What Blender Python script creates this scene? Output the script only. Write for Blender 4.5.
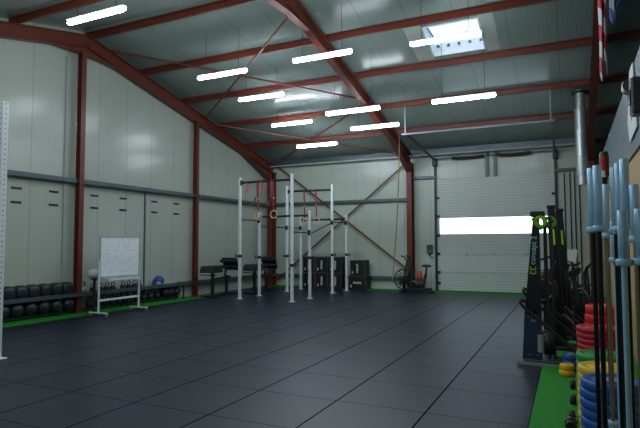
import bpy, math, random
from mathutils import Vector, Matrix, Euler
random.seed(7)
S = bpy.context.scene
COL = S.collection
for o in list(bpy.data.objects): bpy.data.objects.remove(o)
PI = math.pi

# ------------------------------------------------------------------ camera
yaw, pitch, roll, F = 0.443059, 0.056094, -0.0028436, 527.946
sy, cy = math.sin(yaw), math.cos(yaw)
fw = Vector((-sy*math.cos(pitch), cy*math.cos(pitch), math.sin(pitch)))
r0 = Vector((cy, sy, 0)); u0 = r0.cross(fw)
rt = r0*math.cos(roll) + u0*math.sin(roll); up = -r0*math.sin(roll) + u0*math.cos(roll)
cam = bpy.data.cameras.new('camera'); co = bpy.data.objects.new('camera', cam); COL.objects.link(co)
co.matrix_world = Matrix(((rt.x, up.x, -fw.x, 0), (rt.y, up.y, -fw.y, 0), (rt.z, up.z, -fw.z, 1.75), (0, 0, 0, 1)))
cam.sensor_fit = 'HORIZONTAL'; cam.sensor_width = 36; cam.lens = F/640*36; cam.clip_end = 200
S.camera = co
# ------------------------------------------------------------------ world, exposure
LAMP = 52.0
w = bpy.data.worlds.new('sky'); S.world = w; w.use_nodes = True
bg = w.node_tree.nodes['Background']; bg.inputs[0].default_value = (.62, .80, 1, 1); bg.inputs[1].default_value = 2.2
vs = S.view_settings; vs.view_transform = 'Standard'; vs.look = 'None'; vs.gamma = 1; vs.use_curve_mapping = False; vs.exposure = -.12

# ------------------------------------------------------------------ materials
def lin(c): return tuple(((x/255)/12.92 if x/255 <= .04045 else ((x/255+.055)/1.055)**2.4) for x in c)
class NT:
    def __init__(s, name):
        s.m = bpy.data.materials.new(name); s.m.use_nodes = True; s.t = s.m.node_tree; s.p = s.t.nodes['Principled BSDF']
    def n(s, typ, **k):
        x = s.t.nodes.new(typ)
        for a, b in k.items(): setattr(x, a, b)
        return x
    def l(s, a, b): s.t.links.new(a, b)
    def math(s, op, a, b=None, c=None):
        x = s.n('ShaderNodeMath', operation=op)
        for i, v in enumerate((a, b, c)):
            if v is None: continue
            if isinstance(v, (int, float)): x.inputs[i].default_value = v
            else: s.l(v, x.inputs[i])
        return x.outputs[0]
    def coords(s, kind='Object'):
        t = s.n('ShaderNodeTexCoord'); x = s.n('ShaderNodeSeparateXYZ'); s.l(t.outputs[kind], x.inputs[0])
        return t.outputs[kind], x.outputs
    def mix(s, fac, a, b):
        x = s.n('ShaderNodeMix', data_type='RGBA')
        for i, v in ((0, fac), (6, a), (7, b)):
            if isinstance(v, (int, float)): x.inputs[i].default_value = v
            elif isinstance(v, tuple): x.inputs[i].default_value = (*v[:3], 1)
            else: s.l(v, x.inputs[i])
        return x.outputs[2]
    def bump(s, h, strength=.3, dist=.01):
        b = s.n('ShaderNodeBump'); b.inputs['Strength'].default_value = strength; b.inputs['Distance'].default_value = dist
        s.l(h, b.inputs['Height']); s.l(b.outputs[0], s.p.inputs['Normal'])
def mat(name, c, rough=.5, metal=0, vary=.12, scale=6, spec=.5):
    k = NT(name); c = lin(c); co_, _ = k.coords()
    n = k.n('ShaderNodeTexNoise'); n.inputs['Scale'].default_value = scale; n.inputs['Detail'].default_value = 4; k.l(co_, n.inputs['Vector'])
    f = k.math('MULTIPLY', n.outputs[0], 1.0)
    k.l(k.mix(f, tuple(x*(1-vary) for x in c), tuple(min(1, x*(1+vary)) for x in c)), k.p.inputs['Base Color'])
    k.p.inputs['Roughness'].default_value = rough; k.p.inputs['Metallic'].default_value = metal; k.p.inputs['Specular IOR Level'].default_value = spec
    return k.m
def emis(name, c, s):
    k = NT(name); k.p.inputs['Base Color'].default_value = (.8, .8, .8, 1)
    k.p.inputs['Emission Color'].default_value = (*lin(c), 1); k.p.inputs['Emission Strength'].default_value = s
    return k.m
def panel(name, c, axis, pitch_=1.0, off=0., rough=.38, rib=.1, jw=.008):
    k = NT(name); c = lin(c); o, x = k.coords(); a = k.math('ADD', x[axis], 100-off)
    fr = k.math('FRACT', k.math('DIVIDE', a, pitch_))
    d = k.math('MINIMUM', fr, k.math('SUBTRACT', 1.0, fr))
    j = k.math('LESS_THAN', d, jw/pitch_)
    rb = k.math('FRACT', k.math('DIVIDE', a, rib)); rr = k.math('ABSOLUTE', k.math('SUBTRACT', rb, .5))
    groove = k.math('LESS_THAN', rr, .07)
    n = k.n('ShaderNodeTexNoise'); n.inputs['Scale'].default_value = .7; n.inputs['Detail'].default_value = 3; k.l(o, n.inputs['Vector'])
    base = k.mix(n.outputs[0], tuple(v*.93 for v in c), tuple(v*1.06 for v in c))
    base = k.mix(k.math('MULTIPLY', groove, .14), base, tuple(v*.45 for v in c))
    base = k.mix(k.math('MULTIPLY', j, .55), base, tuple(v*.3 for v in c))
    k.l(base, k.p.inputs['Base Color']); k.p.inputs['Roughness'].default_value = rough
    k.bump(k.math('SUBTRACT', 1.0, k.math('MAXIMUM', j, k.math('MULTIPLY', groove, .5))), .35, .004)
    return k.m
M = {}
M['wall_left'] = panel('wall_cladding_gable', (182, 191, 180), 1, 1.0, .35, rough=.24)
M['wall_back'] = panel('wall_cladding_eave', (184, 196, 184), 0, 1.0, .3, rough=.28)
M['roof'] = panel('roof_cladding', (136, 152, 146), 0, 1.05, .1, rough=.2)
M['steel'] = mat('red_oxide_steel', (104, 44, 30), .45, 0, .18, 3)
M['girt'] = mat('galvanised_girt', (84, 98, 106), .42, .35, .12)
M['white'] = mat('white_powder_coat', (226, 232, 238), .4)
M['black'] = mat('black_powder_coat', (34, 36, 41), .4, 0, .15)
M['rubber'] = mat('black_rubber', (24, 26, 30), .5, 0, .2)
M['vinyl'] = mat('black_vinyl', (38, 41, 48), .36, 0, .2)
M['navy'] = mat('navy_cover', (36, 56, 82), .38)
M['inkblue'] = mat('dark_ink_panel', (10, 20, 32), .35)
M['chrome'] = mat('steel_sleeve', (166, 200, 230), .28, .25, .08)
M['galv'] = mat('galvanised_flue', (176, 186, 186), .35, .6, .1)
M['alu'] = mat('aluminium', (190, 198, 204), .35, .7, .06)
M['bronze'] = mat('bronze_shaft', (134, 116, 92), .4, .4, .1)
M['shaft'] = mat('black_oxide_shaft', (20, 26, 32), .35, .4, .1)
M['tan'] = mat('chipboard', (192, 166, 124), .7, 0, .16, 14)
M['grey'] = mat('grey_fascia', (120, 132, 138), .5, 0, .06, 2)
M['dark'] = mat('shaded_cladding', (60, 68, 70), .6)  # shade put into the colour, for the unlit space over the mezzanine
M['red'] = mat('red_plate', (214, 36, 32), .42, 0, .08)
M['crimson'] = mat('crimson_plate', (182, 26, 50), .42, 0, .08)
M['green'] = mat('green_plate', (24, 140, 62), .42, 0, .08)
M['yellow'] = mat('yellow_plate', (226, 184, 30), .42, 0, .08)
M['blue'] = mat('blue_plate', (28, 84, 168), .42, 0, .08)
M['lime'] = mat('lime_plastic', (120, 190, 30), .4)
M['limelogo'] = mat('lime_print', (196, 214, 40), .5)
M['paleblue'] = mat('pale_blue_print', (176, 222, 240), .5)
M['whiteprint'] = mat('white_print', (206, 212, 208), .6)
M['orange'] = mat('orange_red_plastic', (226, 78, 52), .45)
M['wood'] = mat('birch_ring', (216, 190, 150), .5)
M['strap'] = mat('red_strap', (146, 58, 66), .7)
M['pinkstrap'] = mat('faded_pink_strap', (190, 110, 116), .7)
M['rope'] = mat('manila_rope', (150, 128, 96), .8)
M['paper'] = mat('paper', (224, 232, 236), .7)
M['ballwhite'] = mat('white_leather', (222, 224, 218), .5)
M['ballblue'] = mat('blue_ball', (30, 84, 150), .45)
M['spring'] = mat('oiled_spring', (46, 52, 54), .45, .5)
M['seam'] = mat('grey_stitching', (70, 74, 80), .6)
k = NT('whiteboard_face'); o, x = k.coords()
row = k.math('LESS_THAN', k.math('FRACT', k.math('DIVIDE', x[2], .075)), .3)
n = k.n('ShaderNodeTexNoise'); n.inputs['Scale'].default_value = 9; n.inputs['Detail'].default_value = 6; k.l(o, n.inputs['Vector'])
wr = k.math('MULTIPLY', row, k.math('GREATER_THAN', n.outputs[0], .53))
k.l(k.mix(k.math('MULTIPLY', wr, .3), lin((238, 246, 252)), lin((120, 140, 176))), k.p.inputs['Base Color']); k.p.inputs['Roughness'].default_value = .3; M['board'] = k.m
M['ink'] = mat('faint_marker_ink', (168, 184, 206), .6)
M['flash'] = mat('pale_flashing', (168, 178, 168), .45)
M['lamp'] = emis('lamp_diffuser', (236, 246, 255), LAMP)
M['daylight'] = emis('daylit_frosted_window', (216, 238, 255), 3.2)
k = NT('door_panel'); o, x = k.coords(); c = lin((196, 206, 200))
fr = k.math('FRACT', k.math('DIVIDE', x[2], .1)); gr = k.math('LESS_THAN', fr, .2)
k.l(k.mix(k.math('MULTIPLY', gr, .4), c, tuple(v*.4 for v in c)), k.p.inputs['Base Color']); k.p.inputs['Roughness'].default_value = .4
k.bump(k.math('SUBTRACT', 1.0, gr), .35, .004); M['door'] = k.m
# rubber tiles
k = NT('rubber_tiles'); o, x = k.coords()
def seam(a, off, wd):
    f = k.math('FRACT', k.math('ADD', a, 50+off)); return k.math('LESS_THAN', k.math('MINIMUM', f, k.math('SUBTRACT', 1.0, f)), wd)
s_ = k.math('MAXIMUM', seam(x[0], .41, .010), seam(x[1], .5, .005))
fx = k.math('FLOOR', k.math('ADD', x[0], 50.41)); fy = k.math('FLOOR', k.math('ADD', x[1], 50.5))
cb = k.n('ShaderNodeCombineXYZ'); k.l(fx, cb.inputs[0]); k.l(fy, cb.inputs[1])
wn = k.n('ShaderNodeTexWhiteNoise', noise_dimensions='2D'); k.l(cb.outputs[0], wn.inputs[0])
n = k.n('ShaderNodeTexNoise'); n.inputs['Scale'].default_value = 1.6; n.inputs['Detail'].default_value = 8; n.inputs['Roughness'].default_value = .7; k.l(o, n.inputs['Vector'])
ca, cb2 = lin((18, 25, 36)), lin((35, 46, 63))
b = k.mix(k.math('ADD', k.math('MULTIPLY', wn.outputs[0], .35), k.math('MULTIPLY', n.outputs[0], .6)), ca, cb2)
b = k.mix(k.math('MULTIPLY', s_, .55), b, lin((14, 15, 17)))
k.l(b, k.p.inputs['Base Color']); k.p.inputs['Roughness'].default_value = .4; k.l(k.math('MULTIPLY', k.math('SUBTRACT', 1.0, s_), .36), k.p.inputs['Specular IOR Level'])
n2 = k.n('ShaderNodeTexNoise'); n2.inputs['Scale'].default_value = 180; k.l(o, n2.inputs['Vector'])
k.bump(k.math('SUBTRACT', k.math('MULTIPLY', n2.outputs[0], .3), s_), .4, .004); M['floor'] = k.m
# turf
k = NT('green_turf'); o, x = k.coords(); n = k.n('ShaderNodeTexNoise'); n.inputs['Scale'].default_value = 90; n.inputs['Detail'].default_value = 5; k.l(o, n.inputs['Vector'])
k.l(k.mix(n.outputs[0], lin((4, 78, 14)), lin((36, 172, 44))), k.p.inputs['Base Color']); k.p.inputs['Roughness'].default_value = .85; k.bump(n.outputs[0], .6, .01); M['turf'] = k.m
# perforated upright
k = NT('perforated_white_upright'); o, x = k.coords()
zz = k.math('SUBTRACT', k.math('FRACT', k.math('DIVIDE', x[2], .08)), .5); zz = k.math('MULTIPLY', zz, .08)
la = k.math('MINIMUM', k.math('ABSOLUTE', x[0]), k.math('ABSOLUTE', x[1]))
h = k.math('LESS_THAN', k.math('SQRT', k.math('ADD', k.math('MULTIPLY', zz, zz), k.math('MULTIPLY', la, la))), .0095)
k.l(k.mix(h, lin((226, 232, 238)), lin((20, 26, 34))), k.p.inputs['Base Color']); k.p.inputs['Roughness'].default_value = .4; M['upright'] = k.m
# striped flag
def stripes(name, cA, cB, per, slope, ax=0):
    k = NT(name); o, x = k.coords()
    v = k.math('ADD', x[2], k.math('MULTIPLY', x[ax], slope)); f = k.math('LESS_THAN', k.math('FRACT', k.math('DIVIDE', k.math('ADD', v, 50), per)), .5)
    k.l(k.mix(f, lin(cA), lin(cB)), k.p.inputs['Base Color']); k.p.inputs['Roughness'].default_value = .8; return k.m
M['flagred'] = stripes('red_white_flag', (206, 206, 210), (176, 26, 48), .34, 3.2)
M['flagblue'] = stripes('blue_white_flag', (60, 92, 176), (196, 206, 220), .5, 3.5)
k = NT('skylight_glass'); k.p.inputs['Base Color'].default_value = (.9, .97, 1, 1); k.p.inputs['Transmission Weight'].default_value = 1; k.p.inputs['Roughness'].default_value = .02; k.p.inputs['IOR'].default_value = 1.02; M['glass'] = k.m

# ------------------------------------------------------------------ mesh builder
class MB:
    def __init__(s): s.v = []; s.f = []; s.sm = []
    def add(s, v, f, smooth=False):
        b = len(s.v); s.v += [tuple(q) for q in v]; s.f += [tuple(i+b for i in q) for q in f]; s.sm += [smooth]*len(f); return s
    def box(s, c, d, rot=None, bev=0):
        a, b, e = d[0]/2, d[1]/2, d[2]/2
        if bev:
            t = min(bev, a*.9, b*.9, e*.9); R_ = rot.to_matrix() if rot else Matrix.Identity(3)
            # chamfered box: three rings of quads
            V = []; 
            for z, ins in ((-e, t), (-e+t, 0), (e-t, 0), (e, t)):
                x_, y_ = a-ins, b-ins
                V += [(-x_+t*(ins == 0), -y_, z), (x_-t*(ins == 0), -y_, z), (x_, -y_+t*(ins == 0), z), (x_, y_-t*(ins == 0), z), (x_-t*(ins == 0), y_, z), (-x_+t*(ins == 0), y_, z), (-x_, y_-t*(ins == 0), z), (-x_, -y_+t*(ins == 0), z)]
            Fc = [tuple(range(7, -1, -1)), tuple(range(24, 32))]
            for r in range(3):
                for i in range(8): j = (i+1) % 8; Fc.append((r*8+i, r*8+j, r*8+8+j, r*8+8+i))
            return s.add([Vector(c)+R_ @ Vector(q) for q in V], Fc)
        V = [(-a, -b, -e), (a, -b, -e), (a, b, -e), (-a, b, -e), (-a, -b, e), (a, -b, e), (a, b, e), (-a, b, e)]
        R_ = rot.to_matrix() if rot else Matrix.Identity(3)
        return s.add([Vector(c)+R_ @ Vector(q) for q in V], [(0, 3, 2, 1), (4, 5, 6, 7), (0, 1, 5, 4), (1, 2, 6, 5), (2, 3, 7, 6), (3, 0, 4, 7)])
    def frame(s, p0, p1, upv=(0, 0, 1)):
        d = (Vector(p1)-Vector(p0)).normalized(); u = Vector(upv)
        if abs(d.dot(u)) > .98: u = Vector((0, 1, 0))
        x = d.cross(u).normalized(); return d, x, x.cross(d).normalized()
    def bar(s, p0, p1, w, h, upv=(0, 0, 1)):
        d, x, u = s.frame(p0, p1, upv); V = []
        for p in (p0, p1):
            for a, b in ((-1, -1), (1, -1), (1, 1), (-1, 1)): V.append(Vector(p)+x*a*w/2+u*b*h/2)
        return s.add(V, [(0, 1, 2, 3), (7, 6, 5, 4), (0, 4, 5, 1), (1, 5, 6, 2), (2, 6, 7, 3), (3, 7, 4, 0)])
    def ibeam(s, p0, p1, w, h, tf=.018, tw=.012, upv=(0, 0, 1), h1=None):
        d, x, u = s.frame(p0, p1, upv); h1 = h1 or h
        p0, p1 = Vector(p0), Vector(p1)
        # p0/p1 lie on the top face
        s.bar(p0-u*tf/2, p1-u*tf/2, w, tf, upv)
        s.bar(p0-u*(h-tf/2), p1-u*(h1-tf/2), w, tf, upv)
        V = [p0-x*tw/2-u*tf, p1-x*tw/2-u*tf, p1-x*tw/2-u*(h1-tf), p0-x*tw/2-u*(h-tf)]
        V += [q+x*tw for q in V]
        return s.add(V, [(0, 1, 2, 3), (7, 6, 5, 4), (0, 4, 5, 1), (1, 5, 6, 2), (2, 6, 7, 3), (3, 7, 4, 0)])
    def tube(s, pts, r, n=10, caps=True):
        pts = [Vector(p) for p in pts]; rings = []; V = []
        rr = r if isinstance(r, (list, tuple)) else [r]*len(pts)
        px = None
        for i, p in enumerate(pts):
            d = (pts[min(i+1, len(pts)-1)]-pts[max(i-1, 0)]).normalized()
            if px is None:
                u = Vector((0, 0, 1)) if abs(d.z) < .9 else Vector((1, 0, 0)); px = d.cross(u).normalized()
            else: px = (px-d*px.dot(d)).normalized()
            y = d.cross(px)
            V += [p+(px*math.cos(2*PI*k/n)+y*math.sin(2*PI*k/n))*rr[i] for k in range(n)]
        Fc = []
        for i in range(len(pts)-1):
            for k in range(n): j = (k+1) % n; Fc.append((i*n+k, i*n+j, i*n+n+j, i*n+n+k))
        s.add(V, Fc, True)
        if caps: s.add(V[:n], [tuple(range(n-1, -1, -1))]); s.add(V[-n:], [tuple(range(n))])
        return s
    def cyl(s, p0, p1, r, n=16, r1=None): return s.tube([p0, p1], [r, r if r1 is None else r1], n)
    def lathe(s, prof, c=(0, 0, 0), n=24, axis='z'):
        V = []
        for r, z in prof:
            for k in range(n):
                a = 2*PI*k/n; q = (r*math.cos(a), r*math.sin(a), z)
                if axis == 'y': q = (q[0], q[2], q[1])
                if axis == 'x': q = (q[2], q[0], q[1])
                V.append(Vector(c)+Vector(q))
        Fc = []
        for i in range(len(prof)-1):
            for k in range(n):
                j = (k+1) % n; q = (i*n+k, i*n+j, i*n+n+j, i*n+n+k); Fc.append(q if axis != 'y' else q[::-1])
        return s.add(V, Fc, True)
    def sphere(s, c, r, n=20, m=12, p=2.0, flat=None):
        r = r if isinstance(r, (tuple, list)) else (r, r, r); V = []
        def sg(v): return math.copysign(abs(v)**(2/p), v)
        for i in range(m+1):
            t = PI*i/m
            for k in range(n):
                a = 2*PI*k/n
                V.append(Vector(c)+Vector((r[0]*sg(math.sin(t)*math.cos(a)), r[1]*sg(math.sin(t)*math.sin(a)), r[2]*sg(math.cos(t)))))
        Fc = []
        for i in range(m):
            for k in range(n): j = (k+1) % n; Fc.append((i*n+k, i*n+n+k, i*n+n+j, i*n+j))
        return s.add(V, Fc, True)
    def torus(s, c, R_, r, n=28, m=8, axis='y'):
        V = []; Fc = []
        for i in range(n):
            a = 2*PI*i/n
            for k in range(m):
                b = 2*PI*k/m; q = ((R_+r*math.cos(b))*math.cos(a), r*math.sin(b), (R_+r*math.cos(b))*math.sin(a))
                if axis == 'x': q = (q[1], q[0], q[2])
                if axis == 'z': q = (q[0], q[2], q[1])
                V.append(Vector(c)+Vector(q))
        for i in range(n):
            for k in range(m):
                Fc.append((i*m+k, i*m+(k+1) % m, ((i+1) % n)*m+(k+1) % m, ((i+1) % n)*m+k))
        return s.add(V, Fc, True)
    def prism(s, poly, y0, y1, axis='y'):
        n = len(poly); V = []
        for y in (y0, y1):
            for a, b in poly: V.append((a, y, b) if axis == 'y' else ((y, a, b) if axis == 'x' else (a, b, y)))
        return s.add(V, [tuple(range(n)), tuple(range(2*n-1, n-1, -1))]+[(i, i+n, (i+1) % n+n, (i+1) % n) for i in range(n)])
    def build(s, name, m, parent=None, loc=None, label=None):
        me = bpy.data.meshes.new(name); me.from_pydata(s.v, [], s.f)
        me.polygons.foreach_set('use_smooth', s.sm); me.update()
        import bmesh
        bm = bmesh.new(); bm.from_mesh(me); bmesh.ops.recalc_face_normals(bm, faces=bm.faces[:]); bm.to_mesh(me); bm.free()
        me.materials.append(M[m] if isinstance(m, str) else m)
        o = bpy.data.objects.new(name, me); COL.objects.link(o)
        if parent: o.parent = parent
        if loc: o.location = loc
        if label: o['label'] = label
        return o
def tag(o, label, cat, group=None, kind=None):
    o['label'] = label; o['category'] = cat
    if group: o['group'] = group
    if kind: o['kind'] = kind
    return o
def thing(name, label, cat, loc=(0, 0, 0), rz=0, group=None):
    o = bpy.data.objects.new(name, None); COL.objects.link(o); o.location = loc; o.rotation_euler = (0, 0, rz); o.empty_display_size = .2
    return tag(o, label, cat, group)
def struct(name, mb, m, parent=None):
    o = mb.build(name, m, parent)
    if not parent: o['kind'] = 'structure'
    return o
def dup(o, loc=None, rz=None, label=None, group=None, parent=None, scale=None):
    c = o.copy(); COL.objects.link(c)
    if parent: c.parent = parent
    if loc is not None: c.location = loc
    if rz is not None: c.rotation_euler = (0, 0, rz)
    if scale: c.scale = (scale,)*3
    if label: c['label'] = label
    if group: c['group'] = group
    for ch in list(o.children): dup(ch, parent=c)
    return c
def text(name, body, size, m, parent, loc, rot, depth=.002):
    cu = bpy.data.curves.new(name, 'FONT'); cu.body = body; cu.size = size; cu.extrude = depth; cu.align_x = 'LEFT'
    t = bpy.data.objects.new(name+'_text', cu); COL.objects.link(t)
    bpy.context.view_layer.update()
    me = bpy.data.meshes.new_from_object(t.evaluated_get(bpy.context.evaluated_depsgraph_get()))
    bpy.data.objects.remove(t); bpy.data.curves.remove(cu)
    me.materials.clear(); me.materials.append(M[m])
    o = bpy.data.objects.new(name, me); COL.objects.link(o); o.parent = parent; o.location = loc; o.rotation_euler = rot
    return o

# ------------------------------------------------------------------ setting
XL, XR, YB, YF = -11.6, 6.8, 19.5, -1.0
YA, ZA, K = 9.7, 7.25, .225
def zr(y): return ZA-K*abs(y-YA)          # top of the rafters
PH = .16
def zu(y): return zr(y)+PH                # underside of the roof cladding
struct('floor', MB().box(((XL+XR)/2, (YB+YF)/2, -.1), (XR-XL+.4, YB-YF+.4, .2)), 'floor')
T = .006
struct('turf_left', MB().box(((XL-10.83)/2, 6.5, T), (10.83*-1-XL, 15.2, T*2)), 'turf')
struct('turf_right', MB().box((.2, 6.75, T), (1.22, 15.4, T*2)), 'turf')
struct('turf_back', MB().box((-5.3, 19.15, T), (12.3, .7, T*2)), 'turf')
def gable(x0, x1):
    pts = [(YF, 0), (YB+.1, 0), (YB+.1, zu(YB+.1)+.02), (YA, zu(YA)+.02), (YF, zu(YF)+.02)]
    return MB().prism(pts, x0, x1, 'x')
struct('wall_left', gable(XL-.1, XL), 'wall_left')
struct('wall_right', gable(XR, XR+.1), 'dark')
# back wall around the sectional door
DX0, DX1, DZ = -4.45, -.45, 4.15
zt = zu(YB)+.05
mb = MB()
mb.box(((XL+DX0)/2, YB+.05, zt/2), (DX0-XL, .1, zt)); mb.box(((XR+DX1)/2, YB+.05, zt/2), (XR-DX1, .1, zt)); mb.box(((DX0+DX1)/2, YB+.05, (zt+DZ)/2), (DX1-DX0, .1, zt-DZ))
struct('wall_back', mb, 'wall_back')
struct('wall_front', MB().box(((XL+XR)/2, YF-.05, zu(YF)/2), (XR-XL, .1, zu(YF))), 'wall_back')
# roof: two slopes, the far one with a hole for the skylight
SX0, SX1, SY0, SY1 = -3.08, -1.76, 12.12, 13.38
mb = MB()
def slab(x0, x1, y0, y1):
    V = [(x, y, zu(y)+dz) for dz in (0, .1) for x, y in ((x0, y0), (x1, y0), (x1, y1), (x0, y1))]
    mb.add(V, [(0, 3, 2, 1), (4, 5, 6, 7), (0, 1, 5, 4), (1, 2, 6, 5), (2, 3, 7, 6), (3, 0, 4, 7)])
slab(XL-.1, XR+.1, YF-.1, YA)
slab(XL-.1, SX0, YA, YB+.1); slab(SX1, XR+.1, YA, YB+.1); slab(SX0, SX1, YA, SY0); slab(SX0, SX1, SY1, YB+.1)
struct('ceiling', mb, 'roof')
# skylight
mb = MB()
def onroof(x, y, dz): return (x, y, zu(y)+dz)
for a, b in (((SX0, SY0), (SX1, SY0)), ((SX1, SY0), (SX1, SY1)), ((SX1, SY1), (SX0, SY1)), ((SX0, SY1), (SX0, SY0))):
    V = [onroof(*a, -.02), onroof(*b, -.02), onroof(*b, .3), onroof(*a, .3)]
    cx, cy_ = (SX0+SX1)/2, (SY0+SY1)/2
    V += [(q[0]+(cx-q[0])*.06, q[1]+(cy_-q[1])*.06, q[2]) for q in V]
    mb.add(V, [(0, 1, 2, 3), (7, 6, 5, 4), (0, 4, 5, 1), (1, 5, 6, 2), (2, 6, 7, 3), (3, 7, 4, 0)])
win = struct('window_1', mb, 'white')
mb = MB(); mb.add([onroof(SX0, SY0, .3), onroof(SX1, SY0, .3), onroof(SX1, SY1, .3), onroof(SX0, SY1, .3)], [(0, 1, 2, 3)]); mb.build('pane', 'glass', win)
mb = MB()
for t in (.1, .3, .5, .7, .9): mb.box(onroof(SX0+(SX1-SX0)*t, SY1-.06, .2), (.06, .06, .05))
mb.box(onroof((SX0+SX1)/2, SY0+.08, .24), (.9, .03, .05)); mb.box(onroof(SX0+.08, 12.7, .22), (.03, .8, .04))
mb.build('fitting', 'girt', win)
mb = MB()
for x0, x1, y0, y1 in ((SX0-.42, SX0, SY0-.12, SY1+.1), (SX1, SX1+.32, SY0-.12, SY1+.1)):
    V = [(x, y, zu(y)+dz) for dz in (-.012, -.001) for x, y in ((x0, y0), (x1, y0), (x1, y1), (x0, y1))]
    mb.add(V, [(0, 3, 2, 1), (4, 5, 6, 7), (0, 1, 5, 4), (1, 2, 6, 5), (2, 3, 7, 6), (3, 0, 4, 7)])
mb.build('flashing', 'flash', win)
# steel frame
def frame(x, haunch=True):
    mb = MB()
    for sgn in (1, -1):
        ye = YA+sgn*(YB-.1-YA); yk = YA+sgn*(YB-2.4-YA)
        mb.ibeam((x, YA, zr(YA)), (x, ye, zr(ye)), .18, .34)
        # haunch at the knee and at the ridge
        for ya, yb, ha, hb in ((yk, ye, .34, .78), (YA+sgn*1.0, YA, .34, .52)):
            za, zb = zr(ya), zr(yb)
            mb.prism([(ya, za-.30), (yb, zb-.30), (yb, zb-hb), (ya, za-ha)], x-.006, x+.006, 'x')
            mb.bar((x, ya, za-ha), (x, yb, zb-hb), .18, .016)
    return struct('steel_rafter_beam', mb, 'steel')
for x in (-11.4, -5.4, .65): frame(x)
def column(p, depth, wd, top, ax='y', name='steel_column'):
    mb = MB(); x, y = p
    if ax == 'y':
        for q in (-1, 1): mb.box((x, y+q*(depth/2-.009), top/2), (wd, .018, top))
        mb.box((x, y, top/2), (.012, depth-.03, top)); mb.box((x, y, .012), (wd+.08, depth+.06, .024))
    else:
        for q in (-1, 1): mb.box((x+q*(depth/2-.009), y, top/2), (.018, wd, top))
        mb.box((x, y, top/2), (depth-.03, .012, top)); mb.box((x, y, .012), (depth+.06, wd+.08, .024))
    return struct(name, mb, 'steel')
for x in (-11.4, -5.4, .65): column((x, 19.28), .36, .2, zr(19.28)-.3)
column((-11.42, 9.6), .16, .14, zr(9.6)-.45, 'x'); column((-11.42, 14.28), .16, .12, zr(14.28)-.3, 'x')
# purlins
for y in (9.85, 11.76, 13.62, 15.55, 17.42, 7.7, 5.8, 3.9):
    mb = MB(); z = zr(y)
    mb.box(((XL+XR)/2, y, z+.085), (XR-XL, .012, .15)); mb.box(((XL+XR)/2, y+.03, z+.016), (XR-XL, .07, .012)); mb.box(((XL+XR)/2, y-.03, z+.154), (XR-XL, .07, .010))
    struct('purlin_beam', mb, 'steel')
mb = MB(); mb.box(((XL+XR)/2, 19.36, zr(19.36)+.06), (XR-XL, .2, .2)); struct('eave_beam', mb, 'girt')
mb = MB(); mb.box(((XL+XR)/2, 19.2, zr(19.36)-.07), (XR-XL, .07, .05)); struct('eave_trim_beam', mb, 'flash')
# roof and wall bracing rods
def rod(p, q, nm='bracing_beam', r=.021, m='steel'): struct(nm, MB().bar(p, q, r*2, r*2), m)
def rp(x, y, dz=-.06): return (x, y, zr(y)+dz)
rod(rp(-11.3, 10.3), rp(-5.5, 14.7)); rod(rp(-5.5, 10.3), rp(-11.3, 14.6)); rod(rp(-11.3, 15.1), rp(-5.5, 19.2)); rod(rp(-5.5, 14.9), rp(-11.3, 19.2))
rod((-11.3, 19.3, 5.15), (-5.5, 19.3, .75), r=.025); rod((-5.5, 19.36, 4.85), (-11.3, 19.36, .15), r=.025)
# girts
def girt(mb, nm): struct(nm, mb, 'girt')
girt(MB().box((XL+.1, 9.3, 3.4), (.2, 20.3, .07)).box((XL+.195, 9.3, 3.375), (.012, 20.3, .1)), 'wall_girt_beam')
girt(MB().box(((XL-5.5)/2, YB-.09, 3.43), (-5.5-XL, .18, .07)).box(((XL-5.5)/2, YB-.175, 3.41), (-5.5-XL, .012, .1)), 'wall_girt_beam')
girt(MB().box((XL+.08, 16.5, .46), (.16, 5.8, .12)), 'wall_girt_beam')
girt(MB().box(((XL-5.5)/2, YB-.08, .44), (-5.5-XL, .16, .12)), 'wall_girt_beam')
girt(MB().box((-4.95, YB-.07, 4.2), (1.0, .14, .1)), 'wall_girt_beam')
girt(MB().box((3.3, YB-.07, 4.2), (7.5, .14, .1)), 'wall_girt_beam')
struct('trim_1', MB().box((XL+.02, 9.32, 3.3), (.04, .14, 6.6)), 'flash')
struct('trim_2', MB().box((XL+.012, 12.1, 1.66), (.024, .05, 3.3)), 'girt')
# black slot vents in the gable wall, two rows
vents = [(8.0, 0), (8.98, 0), (10.22, 1), (11.24, 1), (12.5, 2), (13.5, 2)]
rows = (('upper', 3.06), ('lower', 2.73))
nth = ['first from the photo edge', 'second from the photo edge', 'above the left half of the whiteboard', 'above the right half of the whiteboard', 'just right of the dark wall seam', 'nearest the far gable column']
for i, (y, _) in enumerate(vents):
    for rn, z in rows:
        o = MB().box((0, 0, 0), (.02, .26, .05), bev=.006).build('wall_vent', 'black', loc=(XL+.011, y, z))
        tag(o, f'black slot vent on the left wall, {rn} row, {nth[i]}', 'vent', 'slot vents on the left wall')
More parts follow.
